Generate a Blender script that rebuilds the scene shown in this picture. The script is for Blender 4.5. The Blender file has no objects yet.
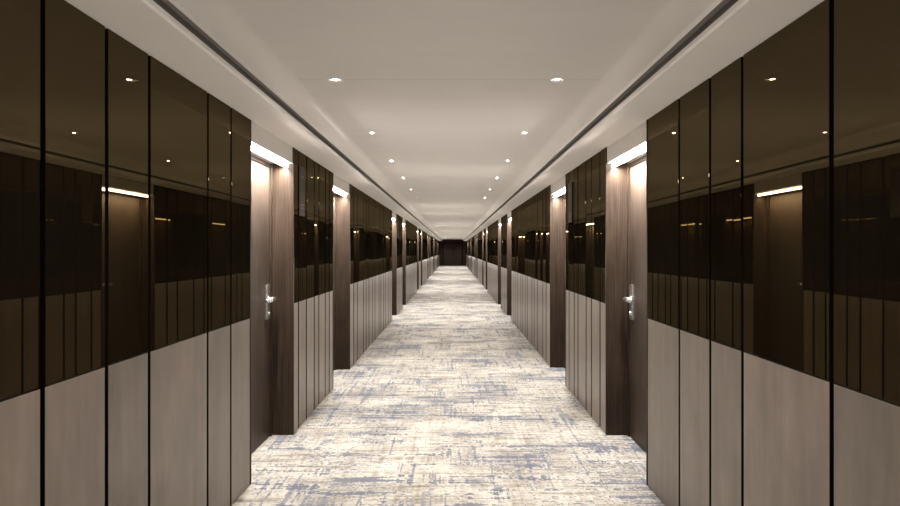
import bpy, bmesh, math, random
from mathutils import Vector, Matrix
random.seed(4)
scene = bpy.context.scene
COL = scene.collection
scene.view_settings.view_transform = 'Standard'

# ---------------------------------------------------------------- materials
def new_mat(name):
    m = bpy.data.materials.new(name); m.use_nodes = True
    nt = m.node_tree; nt.nodes.clear()
    out = nt.nodes.new('ShaderNodeOutputMaterial')
    return m, nt, out

def coords(nt, scale=(1,1,1)):
    g = nt.nodes.new('ShaderNodeNewGeometry'); src = g.outputs['Position']
    mp = nt.nodes.new('ShaderNodeMapping'); mp.inputs['Scale'].default_value = scale
    nt.links.new(src, mp.inputs['Vector'])
    return mp.outputs['Vector']

def ramp(nt, fac, stops):
    r = nt.nodes.new('ShaderNodeValToRGB')
    els = r.color_ramp.elements
    els[0].position, els[0].color = stops[0][0], (*stops[0][1], 1)
    els[1].position, els[1].color = stops[-1][0], (*stops[-1][1], 1)
    for p, c in stops[1:-1]:
        e = els.new(p); e.color = (*c, 1)
    nt.links.new(fac, r.inputs['Fac'])
    return r.outputs['Color']

def noise(nt, vec, scale, detail=4, rough=.6):
    n = nt.nodes.new('ShaderNodeTexNoise')
    n.inputs['Scale'].default_value = scale; n.inputs['Detail'].default_value = detail
    n.inputs['Roughness'].default_value = rough
    nt.links.new(vec, n.inputs['Vector'])
    return n.outputs['Fac']

def mixc(nt, fac, a, b, mode='MIX'):
    m = nt.nodes.new('ShaderNodeMix'); m.data_type = 'RGBA'; m.blend_type = mode
    if isinstance(fac, (int, float)): m.inputs[0].default_value = fac
    else: nt.links.new(fac, m.inputs[0])
    for i, v in ((6, a), (7, b)):
        if isinstance(v, tuple): m.inputs[i].default_value = (*v, 1)
        else: nt.links.new(v, m.inputs[i])
    return m.outputs[2]

def mathn(nt, op, a, b=None):
    m = nt.nodes.new('ShaderNodeMath'); m.operation = op
    for i, v in enumerate((a, b)):
        if v is None: continue
        if isinstance(v, (int, float)): m.inputs[i].default_value = v
        else: nt.links.new(v, m.inputs[i])
    return m.outputs[0]

def principled(nt, out, color, rough=.5, metal=0., spec=.5, bump=None, bstr=.1, bdist=.002):
    p = nt.nodes.new('ShaderNodeBsdfPrincipled')
    if isinstance(color, tuple): p.inputs['Base Color'].default_value = (*color, 1)
    else: nt.links.new(color, p.inputs['Base Color'])
    p.inputs['Roughness'].default_value = rough
    p.inputs['Metallic'].default_value = metal
    p.inputs['Specular IOR Level'].default_value = spec
    if bump is not None:
        b = nt.nodes.new('ShaderNodeBump'); b.inputs['Strength'].default_value = bstr
        b.inputs['Distance'].default_value = bdist
        nt.links.new(bump, b.inputs['Height']); nt.links.new(b.outputs['Normal'], p.inputs['Normal'])
    nt.links.new(p.outputs[0], out.inputs[0])
    return p

def m_plain(name, color, rough=.5, metal=0., spec=.5):
    m, nt, out = new_mat(name)
    v = coords(nt, (1,1,1))
    f = noise(nt, v, 30, 3)
    c = ramp(nt, f, [(.3, tuple(x*.94 for x in color)), (.7, tuple(min(1, x*1.05) for x in color))])
    principled(nt, out, c, rough, metal, spec)
    return m

def m_emit(name, color, strength):
    m, nt, out = new_mat(name)
    e = nt.nodes.new('ShaderNodeEmission')
    e.inputs[0].default_value = (*color, 1); e.inputs[1].default_value = strength
    nt.links.new(e.outputs[0], out.inputs[0])
    return m

def m_bronze():
    m, nt, out = new_mat('bronze_glass')
    g = nt.nodes.new('ShaderNodeBsdfGlossy')
    g.inputs['Color'].default_value = (.094, .073, .042, 1); g.inputs['Roughness'].default_value = 0
    d = nt.nodes.new('ShaderNodeBsdfDiffuse'); d.inputs[0].default_value = (.0055, .0042, .0023, 1)
    a = nt.nodes.new('ShaderNodeAddShader')
    nt.links.new(g.outputs[0], a.inputs[0]); nt.links.new(d.outputs[0], a.inputs[1])
    nt.links.new(a.outputs[0], out.inputs[0])
    return m

def m_wood(name, dark, mid, light, rough=.45, streak=(60, 60, 2.0), spec=.4, cloud=.18, rnd=.10):
    m, nt, out = new_mat(name)
    oi = nt.nodes.new('ShaderNodeObjectInfo')
    v = coords(nt, streak)
    f = noise(nt, v, 1.0, 6, .65)
    c = ramp(nt, f, [(.34, dark), (.5, mid), (.66, light)])
    f2 = noise(nt, coords(nt, (3, 3, 1.6)), 1.6, 5, .65)
    c2 = ramp(nt, f2, [(.33, (1 - cloud,) * 3), (.67, (1 + cloud * .5,) * 3)])
    c = mixc(nt, 1.0, c, c2, 'MULTIPLY')
    r = ramp(nt, oi.outputs['Random'], [(0, (1 - rnd,) * 3), (1, (1 + rnd, 1 + rnd * .95, 1 + rnd * .9))])
    c = mixc(nt, 1.0, c, r, 'MULTIPLY')
    principled(nt, out, c, rough, 0, spec, bump=f, bstr=.12, bdist=.001)
    return m

def m_carpet():
    m, nt, out = new_mat('woven_carpet')
    g = nt.nodes.new('ShaderNodeNewGeometry')
    def snap(inc):
        sn = nt.nodes.new('ShaderNodeVectorMath'); sn.operation = 'SNAP'
        sn.inputs[1].default_value = inc
        nt.links.new(g.outputs['Position'], sn.inputs[0]); return sn.outputs[0]
    tuft = snap((.010, .011, .01))
    def mp(src, sc, loc=(0,0,0)):
        k = nt.nodes.new('ShaderNodeMapping'); k.inputs['Scale'].default_value = sc; k.inputs['Location'].default_value = loc
        nt.links.new(src, k.inputs['Vector']); return k.outputs[0]
    fine = noise(nt, mp(tuft, (40, 70, 0)), 1, 2, .7)
    sx = noise(nt, mp(tuft, (1.3, 18, 0)), 1, 6, .68)
    sy = noise(nt, mp(tuft, (24, 1.2, 0), (7, 3, 0)), 1, 6, .68)
    b1 = noise(nt, mp(snap((.42, .11, .1)), (2.4, 5.0, 0), (5, 1, 0)), 1, 2, .8)
    b2 = noise(nt, mp(snap((.07, .50, .1)), (7.0, 1.8, 0), (1, 8, 0)), 1, 2, .8)
    patch = noise(nt, mp(g.outputs['Position'], (1.1, 1.9, 0), (3, 9, 0)), 1, 4, .65)
    patch2 = noise(nt, mp(g.outputs['Position'], (1.6, 1.3, 0), (13, 2, 0)), 1, 4, .65)
    fb = mathn(nt, 'ADD', mathn(nt, 'MULTIPLY', sx, .50), mathn(nt, 'MULTIPLY', sy, .26))
    fb = mathn(nt, 'ADD', fb, mathn(nt, 'MULTIPLY', b1, .14))
    fb = mathn(nt, 'ADD', fb, mathn(nt, 'MULTIPLY', b2, .10))
    base = ramp(nt, fb, [(.40, (.155, .134, .113)), (.455, (.285, .256, .220)), (.505, (.43, .395, .345)), (.565, (.545, .508, .452))])
    def mask(a, b, bb, wa, wb, wk, p, lo, hi):
        s = mathn(nt, 'ADD', mathn(nt, 'MULTIPLY', a, wa), mathn(nt, 'MULTIPLY', b, wb))
        s = mathn(nt, 'ADD', s, mathn(nt, 'MULTIPLY', p, .9))
        s = mathn(nt, 'ADD', s, mathn(nt, 'MULTIPLY', fine, .45))
        s = mathn(nt, 'ADD', s, mathn(nt, 'MULTIPLY', bb, wk))
        s = mathn(nt, 'SUBTRACT', s, .5 * (wa + wb + .9 + .45 + wk) - .5)
        return ramp(nt, s, [(lo, (0, 0, 0)), (hi, (1, 1, 1))])
    f1 = mask(sx, sy, b1, 1.2, .4, .4, patch, .545, .61)
    f2 = mask(sy, sx, b2, 1.25, .35, .4, patch2, .585, .645)
    f3 = mask(sx, sy, b1, .9, .5, .3, patch2, .55, .62)
    c = mixc(nt, mathn(nt, 'MULTIPLY', f3, .5), base, (.235, .20, .16))
    c = mixc(nt, mathn(nt, 'MULTIPLY', f2, .78), c, (.145, .148, .172))
    c = mixc(nt, mathn(nt, 'MULTIPLY', f1, .88), c, (.105, .110, .138))
    fg = ramp(nt, fine, [(.3, (.82, .82, .82)), (.65, (1.06, 1.06, 1.06))])
    c = mixc(nt, 1.0, c, fg, 'MULTIPLY')
    principled(nt, out, c, .95, 0, .1, bump=fine, bstr=.4, bdist=.004)
    return m

def m_ceiling():
    m, nt, out = new_mat('ceiling_paint')
    f = noise(nt, coords(nt, (1.2, 3, 1)), 2.2, 6, .65)
    c = ramp(nt, f, [(.3, (.755, .712, .665)), (.7, (.785, .742, .693))])
    g = nt.nodes.new('ShaderNodeNewGeometry'); sx = nt.nodes.new('ShaderNodeSeparateXYZ')
    nt.links.new(g.outputs['Position'], sx.inputs[0])
    t = mathn(nt, 'ADD', sx.outputs['Y'], -3.52 + 5.55 * 4)
    t = mathn(nt, 'MODULO', t, 5.55)
    j = mathn(nt, 'LESS_THAN', t, .008)
    j = mathn(nt, 'MULTIPLY', j, mathn(nt, 'GREATER_THAN', sx.outputs['Z'], 2.499))
    c = mixc(nt, mathn(nt, 'MULTIPLY', j, .35), c, (.3, .27, .24))
    principled(nt, out, c, .85, 0, .2)
    return m

M_GLASS = m_bronze()
M_LOWER = m_wood('taupe_veneer', (.140, .107, .083), (.161, .125, .098), (.184, .145, .115), .33, (12, 12, 1.0), .5, .20, .14)
M_WOOD = m_wood('dark_oak', (.019, .0115, .0072), (.032, .0205, .0135), (.052, .034, .023), .5, (130, 130, 2.4), .12)
M_DOOR = m_wood('door_oak', (.024, .016, .011), (.044, .0305, .022), (.078, .056, .042), .48, (130, 130, 2.2), .12)
M_END = m_wood('end_wood', (.030, .020, .015), (.048, .032, .024), (.07, .048, .036), .9, (70, 70, 1.6), .05)
M_DARK = m_plain('dark_channel', (.006, .0045, .0035), .85, 0, .05)
M_CEIL = m_ceiling()
M_GROOVE = m_plain('shadow_gap', (.20, .18, .16), .8, 0, .1)
M_HEAD = m_plain('header_paint', (.55, .51, .465), .5)
M_CARPET = m_carpet()
M_CHROME = m_plain('brushed_chrome', (.82, .80, .78), .28, 1.0)
M_LED = m_emit('led_diffuser', (1, .99, .975), 58)
M_LENS = m_emit('downlight_lens', (1, .985, .97), 300)
M_RING = m_plain('downlight_ring', (.68, .64, .60), .6)
M_PLATE = m_plain('smoked_plate', (.060, .050, .040), .6, 0, .05)
M_MARK = m_plain('plate_marks', (.16, .145, .125), .6, 0, .05)

# ---------------------------------------------------------------- mesh helpers
def boxes_mesh(name, boxes, mats, bevel=0, darksides=False):
    bm = bmesh.new()
    for b in boxes:
        x0, x1, y0, y1, z0, z1 = b[:6]; mi = b[6] if len(b) > 6 else 0
        if x0 > x1: x0, x1 = x1, x0
        r = bmesh.ops.create_cube(bm, size=1)
        for v in r['verts']:
            v.co = Vector(((x0 + x1) / 2 + v.co.x * (x1 - x0), (y0 + y1) / 2 + v.co.y * (y1 - y0), (z0 + z1) / 2 + v.co.z * (z1 - z0)))
        fs = set(f for v in r['verts'] for f in v.link_faces)
        for f in fs: f.material_index = mi
        if bevel:
            es = set(e for v in r['verts'] for e in v.link_edges)
            bmesh.ops.bevel(bm, geom=list(es), offset=bevel, segments=2, affect='EDGES', profile=.5)
    if darksides:
        bm.normal_update()
        for f in bm.faces:
            if abs(f.normal.x) < .6: f.material_index = 1
    me = bpy.data.meshes.new(name); bm.to_mesh(me); bm.free()
    for m in mats: me.materials.append(m)
    return me

def link(name, data, parent=None, loc=(0, 0, 0)):
    o = bpy.data.objects.new(name, data); COL.objects.link(o)
    o.location = loc
    if parent: o.parent = parent
    return o

def cyl(bm, p0, p1, r0, r1=None, seg=20):
    r1 = r0 if r1 is None else r1
    p0, p1 = Vector(p0), Vector(p1); d = p1 - p0
    rot = d.to_track_quat('Z', 'Y').to_matrix().to_4x4()
    ret = bmesh.ops.create_cone(bm, cap_ends=True, segments=seg, radius1=r0, radius2=r1, depth=d.length,
                          matrix=Matrix.Translation((p0 + p1) / 2) @ rot)
    return ret['verts']

def bm_mesh(name, bm, mats, smooth=True):
    me = bpy.data.meshes.new(name); bm.to_mesh(me); bm.free()
    for m in mats: me.materials.append(m)
    if smooth:
        for p in me.polygons: p.use_smooth = len(p.vertices) == 4
    return me

# ---------------------------------------------------------------- layout
Y0, Y1 = -3.6, 57.2
WL, WR = 1.295, 1.24
TOPZ, SPLIT, HEADZ = 2.335, 1.067, 2.20
REC = .18
P = 8.9
CEILZ = 2.5

def recesses(side):
    r = []
    for k in range(-1, 6):
        a = [(3.84, 4.875), (6.48, 7.54)] if side < 0 else [(3.835, 4.865), (6.60, 7.66)]
        for i, (y0, y1) in enumerate(a):
            r.append((y0 + k * P, y1 + k * P, i))
    return [q for q in r if q[1] > Y0 + .3]

LONG_L = [.34, .33, .61, .315, .35, .60, .40, .60, .50, .60, .50]
LONG_R = [.545, .395, .322, .606, .60, .40, .60, .55, .60, .50]
FAR_L = [.34, .33, .58, .30, .40, .26, .56, .28, .44, .30, .26, .56, .30]
FAR_R = [.52, .36, .30, .56, .26, .42, .30, .56, .28, .36, .52, .30]
VFAR = [.60, .90, .55, .95, .70, .80]
SHORT_L = [.16, .27, .30, .19, .29, .20, .20]
SHORT_R = [.20, .31, .22, .36, .19, .27, .20]
VSHORT = [.5, .6, .5]

def fill(pattern, y0, y1, from_end=True):
    tot = y1 - y0
    out = []; acc = 0; i = 0
    while acc < tot - .02:
        w = pattern[i % len(pattern)]; i += 1
        if acc + w > tot - .14: w = tot - acc
        out.append((acc, acc + w)); acc += w
    if from_end: return [(y1 - b, y1 - a) for a, b in out]
    return [(y0 + a, y0 + b) for a, b in out]

door_n = [0]; proto = {}
def handle_meshes(s, d):
    bm = bmesh.new()
    r = bmesh.ops.create_cube(bm, size=1)
    for v in r['verts']: v.co = Vector((s * .011 + v.co.x * .022, v.co.y * .075, v.co.z * .28))
    bmesh.ops.bevel(bm, geom=[e for e in bm.edges], offset=.006, segments=2, affect='EDGES')
    plate = bm_mesh('plate', bm, [M_CHROME], False)
    bm = bmesh.new()
    cyl(bm, (s * .022, 0, .02), (s * .060, 0, .02), .019)
    cyl(bm, (s * .060, -d * .018, .02), (s * .060, d * .14, .02), .018, .016)
    cyl(bm, (s * .022, 0, .02), (s * .030, 0, .02), .030)
    cyl(bm, (s * .060, d * .14, .02), (s * .046, d * .147, .02), .016, .012)
    lever = bm_mesh('lever', bm, [M_CHROME])
    bm = bmesh.new()
    cyl(bm, (s * .022, 0, -.09), (s * .026, 0, -.09), .018)
    r = bmesh.ops.create_cube(bm, size=1)
    for v in r['verts']: v.co = Vector((s * .029 + v.co.x * .006, v.co.y * .008, -.09 + v.co.z * .026))
    turn = bm_mesh('turn', bm, [M_CHROME])
    return plate, lever, turn

wash = bpy.data.lights.new('bar_lamp', 'AREA')
wash.shape = 'RECTANGLE'; wash.size = 1.0; wash.size_y = .020; wash.energy = 52; wash.color = (1, .985, .96); wash.spread = math.radians(150)

def build_wall(side):
    s = -side
    W = WL if side < 0 else WR
    face = side * W; back = side * (W + REC)
    recs = recesses(side)
    wname = 'wall_left' if side < 0 else 'wall_right'
    edges = [Y0] + [e for r in recs for e in r[:2]] + [Y1]
    bx = []
    blocks = [(edges[i], edges[i + 1]) for i in range(0, len(edges), 2)]
    for a, b in blocks:
        bx.append((face - s * .023, side * (W + REC + .15), a, b, 0, TOPZ))
    for a, b, _ in recs:
        bx.append((back - s * .06, side * (W + REC + .15), a, b, 0, TOPZ))
    wall = link(wname, boxes_mesh(wname, bx, [M_DARK]))
    wall['kind'] = 'structure'
    wall['label'] = 'corridor wall clad in bronze glass above taupe veneer panels'
    wall['category'] = 'wall'
    for a, b in blocks:
        short = (b - a) < 2.5
        if short: segs = fill((SHORT_L if side < 0 else SHORT_R) if a < 25 else VSHORT, a, b, False)
        elif a > 25: segs = fill(VFAR, a, b, True)
        elif a > 5: segs = fill(FAR_L if side < 0 else FAR_R, a, b, True)
        else: segs = fill(LONG_L if side < 0 else LONG_R, a, b, True)
        for q, (u, v) in enumerate(segs):
            first, last = abs(u - a) < 1e-3, abs(v - b) < 1e-3
            gap = .011 if u < 3.8 else (.015 if u < 7 else .021)
            tilt = .2 if u < 3.8 else .7
            u2 = u + (.012 if first and a > Y0 + .1 else gap); v2 = v - (.012 if last and b < Y1 - .1 else gap)
            if v2 - u2 < .05: continue
            if v2 < Y0 + .5: continue
            c = (u2 + v2) / 2; h = (v2 - u2) / 2
            gx0, gx1 = -s * .019, 0
            g = link('glass_panel', boxes_mesh('glass_panel', [(gx0, gx1, -h, h, -(TOPZ - SPLIT - .004) / 2, (TOPZ - SPLIT - .004) / 2)], [M_GLASS, M_DARK], .001, True), wall,
                     (face, c, (TOPZ + SPLIT) / 2))
            g.rotation_euler = (0, math.radians(random.uniform(-.08, .08)), math.radians(random.uniform(-tilt, tilt)))
            l = link('veneer_panel', boxes_mesh('veneer_panel', [(gx0, gx1, -h, h, -(SPLIT - .006) / 2, (SPLIT - .006) / 2)], [M_LOWER, M_DARK], .0015, True), wall,
                     (face - s * .001, c, (SPLIT - .006) / 2 + .003))
            g['label'] = 'tall bronze mirror glass panel'; l['label'] = 'taupe grained veneer panel'
    for (a, b, hand) in recs:
        door_n[0] += 1
        L = b - a; mid = (a + b) / 2
        root = bpy.data.objects.new('door_%d' % door_n[0], None); COL.objects.link(root)
        root.empty_display_size = .2
        root.location = (back, mid, 0)
        root['kind'] = 'structure'; root['label'] = 'dark oak hotel room door in a deep recess with chrome lever'
        root['category'] = 'door'
        fr = [(-s * .055, s * (REC + .002), -L / 2 - .009, -L / 2 + .010, 0, TOPZ - .002),
              (-s * .055, s * (REC + .002), L / 2 - .010, L / 2 + .009, 0, TOPZ - .002),
              (-s * .055, s * .012, -L / 2 + .010, -L / 2 + .042, 0, HEADZ - .002),
              (-s * .055, s * .012, L / 2 - .042, L / 2 - .010, 0, HEADZ - .002),
              (-s * .055, s * .006, -L / 2 + .010, L / 2 - .010, HEADZ - .035, HEADZ - .002)]
        fm = proto.get(('f', side, round(L, 3))) or boxes_mesh('door_frame', fr, [M_WOOD], .0015)
        proto[('f', side, round(L, 3))] = fm
        link('door_frame', fm, root)
        slab = link('door_slab', boxes_mesh('door_slab', [(-s * .045, 0, -L / 2 + .046, L / 2 - .046, .006, HEADZ - .039)], [M_DOOR], .003), root)
        slab['label'] = 'vertical grain oak door leaf'
        d = -1 if hand == 0 else 1
        if ('h', s, d) not in proto: proto[('h', s, d)] = handle_meshes(s, d)
        pl, lv, tn = proto[('h', s, d)]
        hr = link('door_handle', pl, root, (0, -d * (L / 2 - .14), 1.09)); hr['label'] = 'brushed chrome lock plate and lever'
        link('lever', lv, hr); link('thumb_turn', tn, hr)
        hd = link('header_panel', boxes_mesh('header_panel', [(-s * .055, s * (REC - .006), -L / 2 + .011, L / 2 - .011, HEADZ + .001, TOPZ - .002)], [M_HEAD]), root)
        hd['label'] = 'pale painted header above the door'
        led = link('led_light_bar', boxes_mesh('led_light_bar', [(-s * .012, s * .012, -L / 2 + .012, L / 2 - .012, -.016, .010)], [M_LED], .004), None,
                   (face - s * .056, mid, HEADZ - .0145))
        led['label'] = 'glowing white linear light bar above a door'; led['category'] = 'light'; led['group'] = 'light bars above the doors'
        link('mounting_channel', boxes_mesh('mounting_channel', [(-s * .024, -s * .0125, -L / 2 + .012, L / 2 - .012, -.006, .0145), (-s * .0125, s * .013, -L / 2 + .012, L / 2 - .012, .0102, .0145)], [M_RING]), led)
        if b > 0:
            lo = link('bar_lamp', wash, led, (0, 0, -.019))
            lo.rotation_mode = 'QUATERNION'
            zax = Vector((s * .35, 0, .93)).normalized()
            xax = Vector((0, 1, 0)); yax = zax.cross(xax)
            lo.rotation_quaternion = Matrix((xax, yax, zax)).transposed().to_quaternion()
    for k in range(0, 6):
        y = (5.12 if side < 0 else 6.32) + k * P
        bxs = [(0, s * .006, -.09, .09, -.21, .21, 0)]
        for zz in (-.15, -.12, .12):
            for yy in (-.05, -.02, .01, .04):
                bxs.append((s * .006, s * .0075, yy, yy + .012, zz, zz + .012, 1))
        me = proto.get(('p', s)) or boxes_mesh('door_bell_plate', bxs, [M_PLATE, M_MARK])
        proto[('p', s)] = me
        o = link('indicator_plate', me, wall, (face + s * .0022, y, 2.0))
        o['label'] = 'slim smoked indicator plate on the bronze glass'
    return wall

build_wall(-1); build_wall(1)

# ---------------------------------------------------------------- floor
XL, XR = -(WL + REC + .15), WR + REC + .15
fl = link('floor', boxes_mesh('floor', [(XL, XR, Y0, Y1, -.08, 0)], [M_CARPET]))
fl['kind'] = 'structure'; fl['label'] = 'cream and blue-grey distressed pattern carpet'; fl['category'] = 'floor'

# ---------------------------------------------------------------- ceiling profile
def ceiling():
    def cove(x0, x1, z0, z1, n=8):
        pts = []
        for i in range(n + 1):
            t = i / n * math.pi / 2
            pts.append((x0 + (x1 - x0) * (1 - math.cos(t)), z0 + (z1 - z0) * math.sin(t), 0))
        return pts
    left = [(XL, TOPZ, 0), (-1.043, TOPZ, 0), (-1.035, TOPZ + .008, 0), (-1.035, TOPZ + .026, 1), (-1.045, TOPZ + .06, 1), (-.998, TOPZ + .06, 1)]
    right = [(.995, TOPZ + .06, 1), (.985, TOPZ + .026, 0), (.985, TOPZ + .008, 0), (.993, TOPZ, 0), (XR, TOPZ, 0)]
    cl = cove(-.998, -.90, TOPZ + .040, CEILZ)
    cr = [(x, z, m) for x, z, m in cove(.946, .86, TOPZ + .040, CEILZ)][::-1]
    cr.append((.946, TOPZ + .06, 1)); cr[-2] = (cr[-2][0], cr[-2][1], 1)
    prof = left + cl + cr + right
    bm = bmesh.new()
    top = [(XR, CEILZ + .15), (XL, CEILZ + .15)]
    pts = [(p[0], p[1]) for p in prof] + top
    va = [bm.verts.new((x, Y0, z)) for x, z in pts]
    vb = [bm.verts.new((x, Y1, z)) for x, z in pts]
    n = len(pts)
    for i in range(n):
        j = (i + 1) % n
        f = bm.faces.new((va[i], va[j], vb[j], vb[i]))
        f.material_index = prof[i][2] if i < len(prof) else 0
        if len(left) <= i < len(left) + len(cl) + len(cr) - 3: f.smooth = True
    bm.faces.new(va); bm.faces.new(vb[::-1])
    bmesh.ops.recalc_face_normals(bm, faces=bm.faces)
    me = bpy.data.meshes.new('ceiling'); bm.to_mesh(me); bm.free()
    me.materials.append(M_CEIL); me.materials.append(M_GROOVE)
    o = link('ceiling', me); o['kind'] = 'structure'; o['label'] = 'warm white plaster ceiling with side soffits and shadow gaps'; o['category'] = 'ceiling'
ceiling()

# ---------------------------------------------------------------- end walls
wb = link('wall_back', boxes_mesh('wall_back', [(XL, XR, Y1 + .001, Y1 + .15, 0, CEILZ + .15)], [M_END]))
wb['kind'] = 'structure'; wb['label'] = 'dark wood wall closing the corridor'
wf = link('wall_front', boxes_mesh('wall_front', [(XL, XR, Y0 - .15, Y0 - .001, 0, CEILZ + .15)], [M_LOWER]))
wf['kind'] = 'structure'; wf['label'] = 'plain taupe wall at the corridor start'
root = bpy.data.objects.new('door_%d' % (door_n[0] + 1), None); COL.objects.link(root); root.location = (-.03, Y1, 0)
root['kind'] = 'structure'; root['label'] = 'dark double door at the far corridor end'
link('door_frame', boxes_mesh('f', [(-.95, -.88, -.05, 0, 0, 2.2), (.88, .95, -.05, 0, 0, 2.2), (-.88, .88, -.05, 0, 2.13, 2.2)], [M_DARK]), root)
link('door_leaf', boxes_mesh('l', [(-.875, -.02, -.045, -.003, .006, 2.125)], [M_END], .003), root)
link('door_leaf', boxes_mesh('l', [(.02, .875, -.045, -.003, .006, 2.125)], [M_END], .003), root)

# ---------------------------------------------------------------- downlights
bm = bmesh.new()
seg = 28
rings = [(.022, 0), (.021, -.0026), (.0165, -.0032), (.013, -.0005)]
prev = None
for r, z in rings:
    cur = [bm.verts.new((r * math.cos(2 * math.pi * i / seg), r * math.sin(2 * math.pi * i / seg), z)) for i in range(seg)]
    if prev:
        for i in range(seg): bm.faces.new((prev[i], prev[(i + 1) % seg], cur[(i + 1) % seg], cur[i]))
    prev = cur
bmesh.ops.recalc_face_normals(bm, faces=bm.faces)
ring_me = bm_mesh('downlight', bm, [M_RING])
bm = bmesh.new(); cyl(bm, (0, 0, -.001), (0, 0, 0), .0132, seg=28)
lens_me = bm_mesh('lens', bm, [M_LENS], False)
spot = bpy.data.lights.new('downlight_lamp', 'SPOT')
spot.energy = 80; spot.spot_size = math.radians(104); spot.spot_blend = .9; spot.shadow_soft_size = .004; spot.color = (1, .95, .885)
fillp = bpy.data.lights.new('ambient_fill', 'POINT')  # added unseen fill light with no fixture, lifts ceiling and corridor brightness
fillp.energy = 11.0; fillp.shadow_soft_size = 0; fillp.color = (1, .945, .88)
k = -4
while True:
    y = 3.51 + 1.6 * k
    k += 1
    if y > Y1 - .5: break
    for x in (-.69, .61):
        d = link('recessed_downlight', ring_me, None, (x, y, CEILZ - .0003))
        d['label'] = 'small round recessed ceiling downlight, lit'; d['category'] = 'light'; d['group'] = 'ceiling downlights'
        link('lamp_lens', lens_me, d, (0, 0, -.0003))
        link('downlight_lamp', spot, d, (0, 0, -.006))
    if y < Y1 - 3: link('ambient_fill', fillp, None, (-.03, y + .8, 1.15))

# ---------------------------------------------------------------- camera
cam = bpy.data.cameras.new('camera'); co = bpy.data.objects.new('camera', cam); COL.objects.link(co)
cam.sensor_width = 36; cam.lens = 24
co.location = (0, 0, 1.5); co.rotation_euler = (math.radians(90), 0, 0)
cam.shift_x = -3 / 900; cam.shift_y = -3 / 900
cam.clip_start = .05; cam.clip_end = 200
scene.camera = co
w = bpy.data.worlds.new('world'); scene.world = w; w.use_nodes = True
w.node_tree.nodes['Background'].inputs[0].default_value = (.02, .018, .016, 1)
